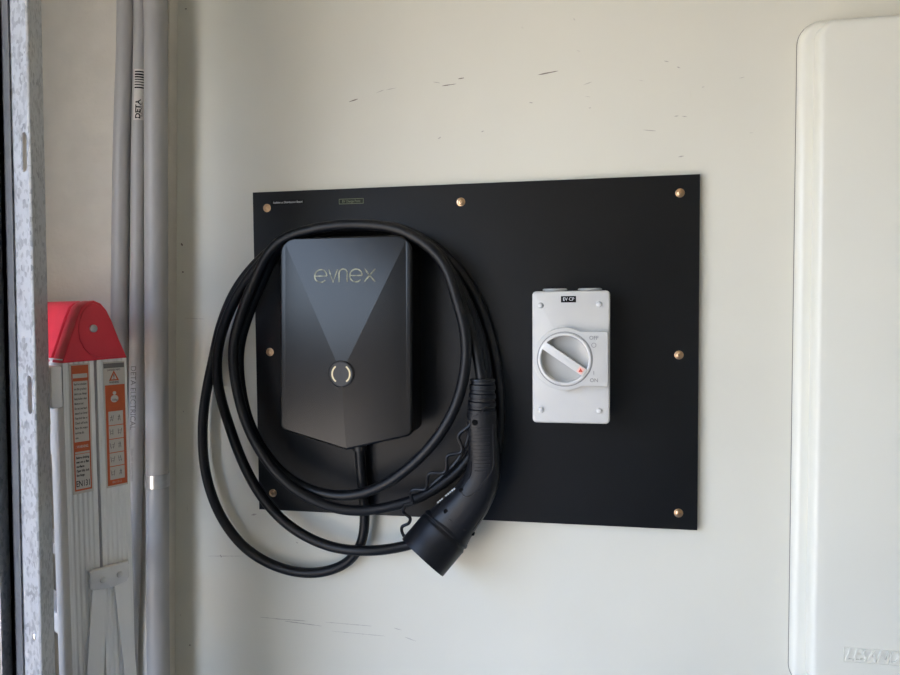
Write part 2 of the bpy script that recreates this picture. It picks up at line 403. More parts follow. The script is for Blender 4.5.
# corners of the three facets
iTL = min(range(len(ins3)), key=lambda i: (ins3[i] - Vector((XL_ + .0085, ZT_ - .0085))).length)
iTR = min(range(len(ins3)), key=lambda i: (ins3[i] - Vector((XR_ - .0085, ZT_ - .0085))).length)
iAP = min(range(len(ins3)), key=lambda i: ins3[i].y)
pk = b.verts.new((XP, DP, ZP))
def arc(i, j):
    n = len(last); o_ = [last[i]]
    while i != j: i = (i + 1) % n; o_.append(last[i])
    return o_
for i, j in ((iTR, iTL), (iTL, iAP), (iAP, iTR)):
    a = arc(i, j)
    f = b.faces.new(a + [pk])
bmesh.ops.triangulate(b, faces=[f for f in b.faces if len(f.verts) > 4])
front = obj('front_cover', b, M['case'], t, True, 3.0)
# button
b = bmesh.new()
bc = Vector((XP, ZP - .001))
def disc(bm, c, r, yb, yf, bev=.0006, n=40): plate(bm, circ(c.x, c.y, r, n), yb, yf, bev, 2)
disc(b, bc, .0183, -.090, -.1046); btn = obj('button', b, M['case_side'], t, True, 15)
b = bmesh.new()
n = 48; rr = []
for r0, yy in ((.0186, -.098), (.0186, -.1036), (.0192, -.1040), (.0198, -.1036), (.0198, -.094)):
    rr.append([Vector((bc.x + r0 * math.cos(2 * math.pi * k / n), yy, bc.y + r0 * math.sin(2 * math.pi * k / n))) for k in range(n)])
rings(b, rr, False, False); obj('button_rim', b, M['case_side'], btn, True)
for s in (0, 1):
    b = bmesh.new()
    P = [bc + Vector((math.cos(a), math.sin(a))) * .0135 for a in [math.pi * s + math.radians(-54 + 108 * k / 14) for k in range(15)]]
    stroke(b, P, .0022, -.1050, -.1044); o_ = obj('indicator_arc', b, M['pale_gold'], btn)
b = bmesh.new(); stroke(b, [bc + Vector((.0005, .006)), bc + Vector((-.0025, .0002)), bc + Vector((.0024, -.0002)), bc + Vector((-.0005, -.006))], .0008, -.1049, -.1045)
obj('bolt_symbol', b, M['case_side'], btn)
# logo: letters e v n e x drawn as thin strokes lying on the top facet
def facet_text(bm, pts2, wd):
    n = len(pts2); V = []
    for i in range(n):
        tt = (pts2[min(i + 1, n - 1)] - pts2[max(i - 1, 0)]).normalized(); nn = Vector((-tt.y, tt.x)) * wd / 2
        V.append([bm.verts.new((q.x, dep(q.x, q.y) - oo, q.y)) for q in (pts2[i] + nn, pts2[i] - nn) for oo in (.0006, -.0004)])
    for a, c in zip(V, V[1:]):
        for i, j in ((0, 2), (2, 3), (3, 1), (1, 0)): bm.faces.new((a[i], a[j], c[j], c[i]))
    bm.faces.new((V[0][0], V[0][1], V[0][3], V[0][2])); bm.faces.new((V[-1][0], V[-1][2], V[-1][3], V[-1][1]))
b = bmesh.new()
lx0, lx1, lzc, R_ = .1412, .2345, .3825, .0094
def ring_e(cx):
    P = [Vector((cx + R_ * math.cos(a), lzc + R_ * math.sin(a))) for a in [math.radians(0 + 318 * k / 22) for k in range(23)]]
    facet_text(b, P, .0018); facet_text(b, [Vector((cx - R_, lzc)), Vector((cx + R_, lzc))], .0016)
ring_e(lx0 + R_)
vx = lx0 + 2 * R_ + .0030
facet_text(b, [Vector((vx, lzc + R_)), Vector((vx + .0068, lzc - R_)), Vector((vx + .0136, lzc + R_))], .0018)
nx = vx + .0160
facet_text(b, [Vector((nx, lzc - R_)), Vector((nx, lzc + .002))] + [Vector((nx + .0062 + .0062 * math.cos(a), lzc + .0036 + .0062 * math.sin(a))) for a in [math.pi - math.pi * k / 10 for k in range(11)]] + [Vector((nx + .0124, lzc - R_))], .0018)
ring_e(nx + .0124 + .0040 + R_)
xx = nx + .0124 + .0040 + 2 * R_ + .0032
facet_text(b, [Vector((xx, lzc + R_)), Vector((xx + .0165, lzc - R_))], .0018); facet_text(b, [Vector((xx, lzc - R_)), Vector((xx + .0165, lzc + R_))], .0018)
bmesh.ops.recalc_face_normals(b, faces=b.faces)
obj('logo', b, M['gold'], front)
# cable gland
b = bmesh.new(); gq = [U(358.5, 430, -.030), U(359.5, 446, -.030), U(359.8, 450, -.030)]; tube(b, gq, .0115, 20)
obj('cable_gland', b, M['case_side'], t, True)

# ------------------------------------------------------------------ charging cable, wound around the charger
ct = thing('charging_cable', 'black rubber charging cable coiled round the grey charger, plug hanging lower right', 'cable', (.12, -.02, 0))
# (px, py, y): each point lies at its own true distance from the wall
CABLE = [(359, 440, -.030), (361, 470, -.030), (364, 500, -.028), (364.5, 525, -.026), (360, 546, -.024), (345, 564, -.022), (315, 573, -.0215), (280, 568, -.0215),
         (245, 548, -.0215), (220, 515, -.0215), (206, 475, -.0215), (202.5, 435, -.0215), (205, 400, -.0215), (213, 360, -.0225), (221, 325, -.024), (238, 286, -.026),
         (272, 249, -.028), (312, 230, -.026), (360, 224.5, -.026), (405, 232, -.025), (446, 256, -.025), (474, 292, -.0215), (490, 335, -.0215), (498, 380, -.0215),
         (500, 425, -.0215), (491, 470, -.0215), (470, 508, -.0215), (438, 534, -.024), (405, 546, -.028), (365, 551, -.038), (325, 545, -.038), (288, 525, -.038), (262, 497, -.038),
         (244, 465, -.038), (229, 425, -.038), (218, 385, -.038), (218, 350, -.040), (228, 315, -.042), (250, 276, -.044), (285, 241, -.043), (325, 227, -.043), (365, 225, -.043),
         (408, 231, -.044), (443, 259, -.042), (465, 296, -.040), (480, 340, -.038), (486, 385, -.036), (484, 425, -.036), (468, 460, -.038), (440, 486, -.044), (405, 503, -.054), (350, 511, -.066), (305, 496, -.075),
         (274, 470, -.080), (250, 432, -.080), (237, 390, -.080), (233, 350, -.080), (240, 318, -.080), (255, 279, -.080), (276.5, 243, -.080), (318, 228, -.080), (360, 224.5, -.080), (404, 231, -.082), (441, 259, -.085),
         (456, 297, -.087), (465.5, 335, -.087), (465, 370, -.087), (456, 405, -.086), (438, 437, -.084), (412, 465, -.078), (380, 487, -.070), (345, 496, -.062), (308, 489, -.060), (277, 468, -.060),
         (252, 430, -.060), (241, 390, -.060), (239, 350, -.060), (249, 313, -.060), (264, 278, -.060), (282, 242.5, -.060), (325, 230, -.060), (366, 227.5, -.060), (409, 233, -.062),
         (445, 260, -.064), (462, 302, -.068), (474, 340, -.072), (480.5, 372, -.075), (482, 384, -.076)]
P = catmull([U(*c) for c in CABLE], 8)
for _ in range(6):
    P = [P[0]] + [(P[i - 1] + P[i] * 2 + P[i + 1]) / 4 for i in range(1, len(P) - 1)] + [P[-1]]
b = bmesh.new(); tube(b, P, .0080, 14); obj('cable_sheath', b, M['rubber'], ct, True, 60)

# connector
K = [(482.5, 379, -.076, 12.5, .0125), (482.5, 392, -.076, 13.5, .0145), (482, 406, -.075, 14.5, .016), (482, 420, -.074, 15.5, .0175), (483.5, 440, -.073, 16, .018),
     (484.5, 460, -.072, 16.5, .0185), (482, 478, -.070, 18, .021), (472, 498, -.066, 20.5, .027), (460, 513, -.062, 23, .031), (450, 525, -.060, 25.5, .035), (447.5, 528.5, -.0605, 26, .036)]
kp = catmull([U(k[0], k[1], k[2]) for k in K], 6)
def interp(col, i, n, per=6):
    f = i / per; a = int(min(f, len(K) - 2)); u = f - a
    return K[a][col] * (1 - u) + K[a + 1][col] * u
A = [interp(3, i, 0) / 690 for i in range(len(kp))]; Bq = [interp(4, i, 0) for i in range(len(kp))]
i0 = 15                                               # strain relief up to here
pb = kp[i0:]; b = bmesh.new(); sweep(b, pb, A[i0:], Bq[i0:], 28, 2.5)
body = obj('connector_body', b, M['plug'], ct, True, 50)
sr = []; sa = []; sb = []
N_ = 54
for k in range(N_ + 1):
    f = k / N_ * i0; a = int(min(f, i0 - 1)); u = f - a
    sr.append(kp[a].lerp(kp[a + 1], u))
    wv = (k % 12) >= 7 and k < 50
    q = .80 if wv else 1.0
    sa.append((A[a] * (1 - u) + A[a + 1] * u) * (.93 if wv else 1)); sb.append((Bq[a] * (1 - u) + Bq[a + 1] * u) * q)
b = bmesh.new(); sweep(b, sr, sa, sb, 24, 2.3)
obj('strain_relief', b, M['plug'], ct, True, 30)
# nose cap
c0, c1 = U(446.5, 528.8, -.060), U(422.8, 557.0, -.079)
ax = [c0.lerp(c1, f) for f in (-.06, 0, .05, .08, .11, .16, .19, .24, .6, .97, 1.0, 1.0, .8)]
ra = [.0375, .0390, .0392, .0378, .0378, .0395, .0398, .0392, .0392, .0392, .0388, .0350, .0345]
ra = [q * 1.04 for q in ra]
b = bmesh.new(); sweep(b, [c0 + (c1 - c0) * f for f in (-.06, 0, .05, .08, .11, .16, .19, .24, .6, .97, 1.02, 1.021, .8)], ra, [r * .93 for r in ra], 36, 2.0)
obj('dust_cap', b, M['plug'], ct, True, 40)
# grip ribs, arrow groove, holes
def onbody(px, py, lift=0.0):
    """front-most point of the connector under this pixel (true surface position)"""
    best = None
    for i, p in enumerate(kp):
        q = U(px, py, p.y - Bq[i] * .97)
        Tn = (kp[min(i + 1, len(kp) - 1)] - kp[max(i - 1, 0)]).normalized()
        d = abs((q - p).dot(Tn))
        if best is None or d < best[0]:
            N = Tn.cross(Vector((0, 1, 0))).normalized(); u = (q - p).dot(N) / A[i]
            u = max(-.95, min(.95, u)); best = (d, Vector((q.x, p.y - Bq[i] * (1 - abs(u) ** 2.5) ** (1 / 2.5) - lift, q.z)))
    return best[1]
b = bmesh.new()
for k in range(13):
    y = 428 + 3.6 * k; xs = 471 + (k * .3 if k > 8 else 0); xe = 490 - (max(0, k - 10) * 2)
    tube(b, [onbody(xs + (xe - xs) * j / 5, y + .0, -.0003) for j in range(6)], .0009, 6)
obj('grip_ribs', b, M['plug'], body, True)
b = bmesh.new()
tube(b, catmull([onbody(*q, lift=-.0004) for q in [(492.5, 425), (493, 450), (493, 468), (484, 482), (473, 494), (466, 497), (461, 492), (464, 484), (470, 476), (471, 462)]], 5), .0011, 6)
tube(b, [onbody(*q, lift=-.0003) for q in [(472, 418), (480, 413), (488, 406), (494, 400)]], .0010, 6)
tube(b, [onbody(*q, lift=-.0003) for q in [(437, 507), (450, 520), (464, 531), (472, 532), (478, 524), (487, 508)]], .0009, 6)
obj('moulded_ridge', b, M['plug'], body, True)
for px, py, r in ((475, 422.5, .0045), (445.5, 512, .0036), (461, 491, .0036), (471, 538, .0026)):
    q = onbody(px, py); b = bmesh.new(); plate(b, circ(q.x, q.z, r, 16), q.y + .006, q.y - .0006, .0003, 1); obj('screw_hole', b, M['hole'], body)
# white rating label along the left flank
b = bmesh.new()
for k in range(9):
    if k in (3,): continue
    f0, f1 = k / 9, (k + .75) / 9
    a0 = onbody(434.5 + 19 * f0, 505.5 - 16 * f0, .0006); a1 = onbody(434.5 + 19 * f1, 505.5 - 16 * f1, .0006)
    n_ = Vector((.62, 0, -.78)) * .0030
    vs = [b.verts.new(v) for v in (a0, a1, a1 + n_ * .8, a0 + n_ * .8)]
    b.faces.new(vs)
lab = obj('rating_label', b, M['print_dim'], body); lab['label'] = 'tiny white printed rating marks on the flank'
# tether strap with its looped links
b = bmesh.new()
base = catmull([U(*q) for q in [(467, 419, -.086), (462, 440, -.086), (452, 458, -.086), (436, 474, -.085), (420, 488, -.082), (410, 500, -.078)]], 14)
Q = []
for i, p in enumerate(base):
    T = (base[min(i + 1, len(base) - 1)] - base[max(i - 1, 0)]).normalized(); N = T.cross(Vector((0, 1, 0)))
    Q.append(p + N * .0065 * math.sin(i / (len(base) - 1) * math.pi * 8.5))
Q += catmull([U(*q) for q in [(405.5, 505, -.074), (403, 512, -.07), (410, 518, -.068), (409, 523, -.066), (402, 527, -.066), (402, 532, -.066), (407, 541, -.068)]], 6)
tube(b, Q, .0025, 8)
tube(b, [base[i] + Vector((.006, .004, -.006)) for i in range(0, 56, 3)], .0028, 8)
strap = obj('tether_strap', b, M['rubber'], ct, True)

# ------------------------------------------------------------------ rotary isolator switch
t = thing('isolator_switch', 'white rotary isolator switch box on right half of the black board', 'switch', (.5135, YB_, .17))
b = bmesh.new(); plate(b, roundpoly(rect(.4600, .5680, .1690, .3565), .006, 6), YB_, -.078, .003, 3); obj('enclosure', b, M['white'], t, True)
b = bmesh.new(); plate(b, roundpoly(rect(.4592, .5688, .1682, .3573), .006, 6), -.042, -.044, .0008, 2); obj('seam_rim', b, M['emboss'], t, True)
DC = U(565.5, 358.7, -.082); cx, cz = DC.x - .0010, DC.z
RPL = .0440
x1 = .5650; zt, zb = U(600, 331.5, -.084).z, U(600, 386, -.084).z
# outline: big circle joined to a rounded tab on the right
ol = []
a_t = math.asin((zt - cz) / RPL) if zt - cz < RPL else math.pi / 2
a_b = math.asin((zb - cz) / RPL)
n = 40
aa = a_t; bb = 2 * math.pi + a_b
for k in range(n + 1):
    a = aa + (bb - aa) * k / n; ol.append(Vector((max(cx + RPL * math.cos(a), .4618), cz + RPL * math.sin(a))))
tab = roundpoly([Vector((ol[-1].x, zb)), Vector((x1, zb)), Vector((x1, zt)), Vector((ol[0].x, zt))], [0, .004, .004, 0], 5)
ol += tab[1:-1]
HR = .0330
b = bmesh.new()
L = rings(b, [[Vector((p.x, -.0775, p.y)) for p in ol], [Vector((p.x, -.0885, p.y)) for p in ol], [Vector((p.x, -.0897, p.y)) for p in inset(ol, .0004)], [Vector((p.x, -.0900, p.y)) for p in inset(ol, .0013)]], False, False)
hc = circ(cx, cz, HR, 64)
L2 = rings(b, [[Vector((p.x, y, p.y)) for p in hc] for y in (-.0900, -.0775)], False, False)
ed = [e for lp_ in (L[-1], L2[0]) for a, c in zip(lp_, lp_[1:] + lp_[:1]) for e in [b.edges.get((a, c))] if e]
bmesh.ops.triangle_fill(b, use_beauty=True, use_dissolve=False, edges=ed)
cover = obj('dial_cover', b, M['white'], t, True, 25)
def lathe(bm, prof, n=48, cx=0, cz=0, cap0=False, cap1=False):
    rings(bm, [[Vector((cx + r * math.cos(2 * math.pi * k / n), y, cz + r * math.sin(2 * math.pi * k / n))) for k in range(n)] for r, y in prof], cap0, cap1)
dl = bmesh.new(); lathe(dl, [(.0372, -.0895), (.0372, -.0905), (.0364, -.0920), (.0344, -.0926), (.0330, -.0918), (.0324, -.0890), (.0318, -.0800), (.0300, -.0790), (.0150, -.0786)], cx=cx, cz=cz, cap1=True)
dial = obj('dial', dl, M['white_gloss'], t, True, 30)
b = bmesh.new(); lathe(b, [(.0386, -.0895), (.0386, -.0902), (.0375, -.0902), (.0375, -.0895)], cx=cx, cz=cz); obj('dial_groove', b, M['emboss'], cover, True)
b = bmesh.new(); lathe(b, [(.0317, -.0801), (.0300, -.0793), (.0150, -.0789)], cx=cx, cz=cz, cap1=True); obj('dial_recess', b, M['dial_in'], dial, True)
p0, p1 = U(543.8, 345.2, -.0935), U(584.8, 373.2, -.0935)
d2 = Vector((p1.x - p0.x, p1.z - p0.z)); half = d2.length / 2; an = math.atan2(d2.y, d2.x)
cxx, czz = (p0.x + p1.x) / 2, (p0.z + p1.z) / 2
MT = Matrix.Translation((cxx, 0, czz)) @ Matrix.Rotation(-an, 4, 'Y')
b = bmesh.new(); plate(b, roundpoly(rect(-half, half, -.0056, .0056), .0012, 3), -.0788, -.0945, .0008, 2, MT); hd = obj('handle', b, M['white_gloss'], dial, True)
b = bmesh.new(); plate(b, rect(half - .0110, half - .0030, -.0044, .0044), -.0945, -.0949, 0, 2, MT); o_ = obj('warning_sticker', b, M['pink'], t)
b = bmesh.new(); cc = MT @ Vector((half - .0070, -.0949, 0))
pts = [Vector((cc.x - .0029, cc.z - .0022)), Vector((cc.x + .0029, cc.z - .0022)), Vector((cc.x, cc.z + .0030))]
plate(b, pts, -.0949, -.0952, 0); obj('red_triangle', b, M['redtri'], o_)
b = bmesh.new()
q = U(593.8, 338, -.090); textbm(b, 'OFF', .0072, facing(q.x, -.0902, q.z), ext=.0003, bold=.00015)
q = U(594, 380.5, -.090); textbm(b, 'ON', .0072, facing(q.x, -.0902, q.z), ext=.0003, bold=.00015)
q = U(593.8, 373, -.090); textbm(b, 'I', .0072, facing(q.x, -.0902, q.z), ext=.0003, bold=.00015)
q = U(593.8, 345.2, -.090); lathe(b, [(.0034, -.0898), (.0034, -.0905), (.0026, -.0905), (.0026, -.0898)], 20, q.x, q.z)
lt = obj('raised_lettering', b, M['emboss'], cover)
for px, py in ((540.5, 305.5), (599, 304.3), (541, 410), (599.3, 411)):
    q = U(px, py, -.079)
    b = bmesh.new(); lathe(b, [(.0042, -.0775), (.0042, -.0788), (.0034, -.0802), (.0018, -.0810), (.0006, -.0812)], 20, q.x, q.z, cap1=True); obj('screw_cap', b, M['white_gloss'], t, True)
for x0, x1_ in ((.4735, .5085), (.5240, .5580)):
    xc, r = (x0 + x1_) / 2, (x1_ - x0) / 2
    b = bmesh.new()
    rings(b, [[Vector((xc + rr * math.cos(2 * math.pi * k / 28), -.046 + rr * math.sin(2 * math.pi * k / 28), z)) for k in range(28)]
              for rr, z in ((r * .8, .3555), (r * .8, .3578), (r, .3580), (r, .3598), (r * .93, .3606))])
    obj('conduit_plug', b, M['white'], t, True)
a_, c_ = U(561, 302.5, -.0785), U(576, 296, -.0785)
b = bmesh.new(); plate(b, rect(a_.x, c_.x, a_.z, c_.z), -.0775, -.0784, 0); l3 = obj('label_strip', b, M['tape'], t); l3['label'] = 'small black label with white lettering'
b = bmesh.new(); textbm(b, 'EV CP', .0066, facing((a_.x + c_.x) / 2, -.0787, (a_.z + c_.z) / 2), sx=.92); obj('lettering', b, M['print_white'], l3)

# ------------------------------------------------------------------ white moulded meter box on the right
t = thing('meter_box', 'large white moulded meter box with rounded corners, right of black board', 'box', (1.04, 0, -.2))
x0 = U(798.5, 60, -.008).x; zt = U(822, 20, -.008).z; zb = -.222
b = bmesh.new()
outer = roundpoly(rect(x0, x0 + .46, zb, zt), .030, 8)
plate(b, outer, -.0002, -.014, .010, 5); obj('frame', b, M['box'], t, True, 60)
b = bmesh.new(); plate(b, inset(outer, -.0007), -.0001, -.0012, 0); obj('gap_shadow_sheet', b, M['grey_print'], t)  # thin grey sheet, colour stands in for the shadow line behind the frame
x0i = U(824, 60, -.036).x; zti = U(845, 18.6, -.030).z; zbi = -.207
inner = roundpoly(rect(x0i - .0055, x0 + .46 - .024, zbi, zti), .021, 8)
b = bmesh.new()
lo = []
for ins, yy in ((0, -.012), (.0002, -.022), (.0008, -.029), (.0026, -.0335), (.0050, -.0353), (.0085, -.036)):
    lo.append([Vector((p.x, yy, p.y)) for p in inset(inner, ins)])
rings(b, lo); dr = obj('door', b, M['box'], t, True, 60)
b = bmesh.new()
q0, q1 = U(843.5, 647, -.036), U(843.5, 661.5, -.036)
wl = .092
hz = (q0.z - q1.z)
for r_ in ((q0.x, q0.x + wl, q0.z - .0006, q0.z), (q0.x, q0.x + wl, q1.z, q1.z + .0006), (q0.x, q0.x + .0006, q1.z, q0.z), (q0.x + wl - .0006, q0.x + wl, q1.z, q0.z)):
    plate(b, rect(*r_), -.0355, -.0370, 0)
obj('logo_border', b, M['box'], dr)
b = bmesh.new()
textbm(b, 'LESAND', hz * 1.22, facing(q0.x + .002, -.0361, (q0.z + q1.z) / 2), ext=.0018, align='LEFT', shear=.35, bold=.0001, fit=.068)
obj('embossed_logo', b, M['box'], dr)

# ------------------------------------------------------------------ grey conduits
def conduit(label, pts, r, yc):
    P = [U(*p, yc) for p in pts]
    # run straight on above and below the frame
    a = Vector((P[0].x, yc, ZC - .001))
    e = Vector((P[-1].x, yc, ZF + .001))
    P = catmull([a] + P + [e], 8)
    t = thing('conduit_pipe', label, 'pipe', (P[-1].x, yc, ZF), 0, 'grey conduit pipes')
    b = bmesh.new(); tube(b, P, r, 28); obj('pipe', b, M['pvc'], t, True, 60)
    return t, P
p3, PP3 = conduit('thickest grey conduit pipe, nearest the board, held by a steel saddle clip', [(155.5, 0), (156, 150), (156.5, 330), (157.5, 500), (158.6, 675)], .0178, -.053)
p2, PP2 = conduit('thin grey conduit pipe with lettering, between the other two pipes', [(141.4, 0), (139, 150), (137.5, 290), (136, 430), (133.5, 560), (130.5, 675)], .0120, -.0350)
p1, PP1 = conduit('plain grey conduit pipe, leftmost of three, partly behind the ladder', [(126, 0), (122, 150), (120, 290), (119, 430), (114.5, 560), (110, 675)], .0139, -.0368)
def at(P, z):
    for a, c in zip(P, P[1:]):
        if (a.z - z) * (c.z - z) <= 0: return a.lerp(c, (z - a.z) / (c.z - a.z) if a.z != c.z else 0)
def wrapfn(P, r, z0, ang0, up):
    """wrap flat text onto a vertical pipe; text runs along the pipe"""
    def f(v):
        z = z0 + (v.x if up else -v.x); lat = (-v.y if up else v.y) / r
        c = at(P, z); a = ang0 + lat
        return Vector((c.x + math.sin(a) * (r + .0003), c.y - math.cos(a) * (r + .0003), z))
    return f
# label on pipe 2
def pipe_patch(P, r, z0, z1, a0, a1, off):
    bm = bmesh.new(); V = []
    for i in range(9):
        z = z0 + (z1 - z0) * i / 8; c = at(P, z)
        V.append([bm.verts.new((c.x + math.sin(a0 + (a1 - a0) * k / 8) * (r + off), c.y - math.cos(a0 + (a1 - a0) * k / 8) * (r + off), z)) for k in range(9)])
    for a, c in zip(V, V[1:]):
        for k in range(8): bm.faces.new((a[k], a[k + 1], c[k + 1], c[k]))
    return bm
zt_, zb_ = U(140, 68, -.05).z, U(140, 119, -.05).z
g2 = [c for c in p2.children][0]
lab = obj('paper_label', pipe_patch(PP2, .0125, zb_, zt_, -.2, 1.25, .0003), M['sticker'], p2, True); lab['label'] = 'pale wrap label with barcode and black lettering'
b = bmesh.new(); textbm(b, 'DETA', .0105, None, warp=wrapfn(PP2, .0129, zb_ + .017, .42, True), bold=.0004, sx=1.15)
textbm(b, 'ELECTRICAL', .0042, None, warp=wrapfn(PP2, .0129, zb_ + .017, .82, True))
for k in range(7):
    z = zt_ - .003 - k * .0042
    q = pipe_patch(PP2, .0125, z - random.uniform(.0012, .0028), z, -.1, 1.2, .0006); me = bpy.data.meshes.new('t'); q.to_mesh(me); q.free(); b.from_mesh(me); bpy.data.meshes.remove(me)
obj('lettering', b, M['black_print'], lab)
b = bmesh.new(); z_ = (U(131, 360, -.05).z + U(131, 436, -.05).z) / 2
textbm(b, 'DETA ELECTRICAL', .0125, None, warp=wrapfn(PP2, .0125, z_, .15, False), sx=1.02)
z_ = U(131, 465, -.05).z
textbm(b, '20mm MD AS/NZS 2053', .0060, None, warp=wrapfn(PP2, .0125, z_, .15, False), sx=.9)
o_ = obj('pipe_lettering', b, M['grey_print'], p2)
# steel saddle on pipe 3
b = bmesh.new(); zc = U(157, 481, -.06).z; L = []
c = at(PP3, zc)
for zz, rr in ((zc - .0105, .0180), (zc - .0105, .0192), (zc + .0105, .0192), (zc + .0105, .0180)):
    cc_ = at(PP3, zz); L.append([Vector((cc_.x + math.sin(a) * rr, cc_.y - math.cos(a) * rr, zz)) for a in [2 * math.pi * k / 32 for k in range(32)]])
rings(b, L, False, False)
box(b, c.x - .030, c.x, -.0235, -.0220, zc - .0105, zc + .0105)
cl = obj('saddle_clip', b, M['steel'], p3, True)
b = bmesh.new(); screwhead(b, Vector((c.x - .0245, -.0235, zc)), Vector((0, -1, 0)), .004, .002); obj('screw', b, M['steel'], cl, True)

# ------------------------------------------------------------------ folded stepladder
PF = U(130, 500, -.20); AN = math.radians(61)
u = Vector((math.cos(AN), math.sin(AN), 0)); nb = Vector((-math.sin(AN), math.cos(AN), 0)); nf = -nb
lt = thing('stepladder', 'folded aluminium stepladder with red top cap and orange stickers, behind the steel track', 'ladder', (PF.x, PF.y, ZF), AN)
LM = Matrix.Translation((PF.x, PF.y, 0)) @ Matrix.Rotation(AN, 4, 'Z')      # local frame: x along the face, y behind it, z = height above the board's lower edge
LI = LM.inverted()
def LP(px, py, off=0.0):
    return LI @ RP(px, py, Vector((PF.x, PF.y, 0)) + nf * off, nf)
xe1 = LP(130.5, 500).x; xg1 = LP(101, 500).x; xg0 = LP(98, 500).x; xe0 = LP(67, 500).x
topz = LP(100, 360).z
def stile(x0, x1, y0, y1, flip=False, nr=5):
    """aluminium section with raised ribs on its outer face"""
    P2 = []; w_ = x1 - x0; yo = y1 if flip else y0; s = -1 if flip else 1; yi = y0 if flip else y1
    P2.append((x0, yo + s * .0))
    e = w_ * .10; st = (w_ - 2 * e) / nr
    P2.append((x0 + e, yo))
    for k in range(nr):
        a = x0 + e + st * k
        P2 += [(a + st * .22, yo + s * .0011), (a + st * .48, yo + s * .0011), (a + st * .70, yo), (a + st * 1.0 - .0001, yo)]
    P2 += [(x1, yo), (x1, yi), (x1 - .0015, yi), (x1 - .0015, yo + s * .003), (x0 + .0015, yo + s * .003), (x0 + .0015, yi), (x0, yi)]
    bm = bmesh.new()
    rings(bm, [[LM @ Vector((x, y, z)) for x, y in P2] for z in (ZF + .012, topz + .004)])
    bmesh.ops.triangulate(bm, faces=[f for f in bm.faces if len(f.verts) > 4])
    return bm
DEPL = .34
for (a, c) in ((xe0, xg0), (xg1, xe1)):
    obj('stile', stile(a, c, 0, .045 if a == xe0 else .024), M['alu'], lt)
    obj('stile', stile(a, c, DEPL - .024, DEPL, True), M['alu'], lt)
    for yy in (0, DEPL - .024):
        b = bmesh.new(); box(b, a - .002, c + .002, yy - .002, yy + .026, ZF, ZF + .03, LM, .003); obj('rubber_foot', b, M['rubber'], lt)
for k in range(4):
    z = topz - .10 - k * .25
    zz = z if k else topz - .012
    b = bmesh.new(); box(b, xe0 + .004, xg0 - .004, .0245, DEPL - .0245, z - .03, z - .0, LM, .002); obj('step', b, M['alu'], lt)
for k in range(3):
    z = topz - .30 - k * .33
    b = bmesh.new(); box(b, xg1 + .006, xe1 - .006, .0245, DEPL - .0245, z - .008, z + .008, LM); obj('rear_rail', b, M['alu_band'], lt)
# cap
def lpoly(pts, off=0.0): return [Vector((v.x, v.z)) for v in (LP(px, py, off) for px, py in pts)]
face = lpoly([(61.5, 363.2), (66, 349), (72, 331), (77, 316), (81, 307), (86, 302.5), (93, 300.5), (100, 303.5), (105.5, 310), (111, 321), (118, 339), (126.3, 357.5)])
b = bmesh.new(); plate(b, face, .030, -.003, .0018, 3, LM); cap = obj('top_cap', b, M['red'], lt, True, 40)
b = bmesh.new(); plate(b, [Vector((p.x, p.y - .0)) for p in face], DEPL - .030, .040, .003, 2, LM); obj('top_tray', b, M['red'], lt, True, 40)
b = bmesh.new(); plate(b, inset(face, .010), .041, .029, 0, 1, LM); obj('cap_joint', b, M['red'], lt)
b = bmesh.new(); plate(b, face, DEPL - .029, DEPL + .003, .0018, 3, LM); obj('top_cap', b, M['red'], lt, True, 40)
dp = lpoly([(78.5, 322), (83, 310), (92, 303), (100, 306), (106, 313), (112, 326), (117.5, 339), (123, 352), (121.5, 356), (98, 357.5), (90, 354.5), (84, 349), (79.5, 340), (78, 330)], .003)
b = bmesh.new(); plate(b, dp, -.002, -.0048, .0010, 2, LM); obj('pivot_disc', b, M['red'], cap, True, 40)
q = LP(93.5, 328.5, .005); b = bmesh.new(); plate(b, circ(q.x, q.z, .0052, 18), -.004, -.0066, .0012, 2, LM); obj('rivet', b, M['steel'], cap, True)
# protruding white plastic step end
stp = LP(56, 386)
za, zc_ = topz - .052, topz - .002
xa, xb = xe0 - .030, xe0 + .001
za, zc_ = LP(60, 408, .0).z, LP(60, 366.0, .0).z
b = bmesh.new(); box(b, xe0 - .0150, xe0 - .0005, -.001, .030, za, zc_, LM, .0030)
o_ = obj('step_end_cap', b, M['bright_white'], lt, True, 40); o_['label'] = 'bright white plastic end cap of the top step'
# stickers
def fq(x0, z0, x1, z1, w0, bm, y0=-.0001, y1=-.0004): plate(bm, rect(x0, x1, z0, z1), y0, y1, 0, 1, LM)
s1 = [LP(69.5, 364.5), LP(89.8, 363), LP(93.2, 491), LP(72, 495)]
sx0, sx1 = (s1[0].x + s1[3].x) / 2, (s1[1].x + s1[2].x) / 2
sz1, sz0 = s1[0].z, (s1[2].z + s1[3].z) / 2
def R1(bm, u0, u1, v0, v1, y1=-.0005):
    plate(bm, rect(sx0 + (sx1 - sx0) * u0, sx0 + (sx1 - sx0) * u1, sz1 + (sz0 - sz1) * v1, sz1 + (sz0 - sz1) * v0), -.0001, y1, 0, 1, LM)
b = bmesh.new(); R1(b, 0, 1, 0, 1); st1 = obj('sticker', b, M['sticker'], lt); st1['label'] = 'orange bordered paper sticker with lines of small print, left stile'
b = bmesh.new()
for q in ((.10, .92, .01, .075), (.17, .86, .108, .132), (.10, .155, .05, .965), (.865, .92, .05, .965), (.10, .92, .965, .978), (.10, .92, .60, .675), (.10, .92, .69, .694)): R1(b, *q, y1=-.0008)
obj('orange_print', b, M['orange'], st1)
b = bmesh.new()
def tf(x, z, y=-.0009, rot=0): return LM @ Matrix.Translation((x, y, z)) @ Matrix.Rotation(math.radians(90), 4, 'X') @ Matrix.Rotation(rot, 4, 'Z')
ww = sx1 - sx0
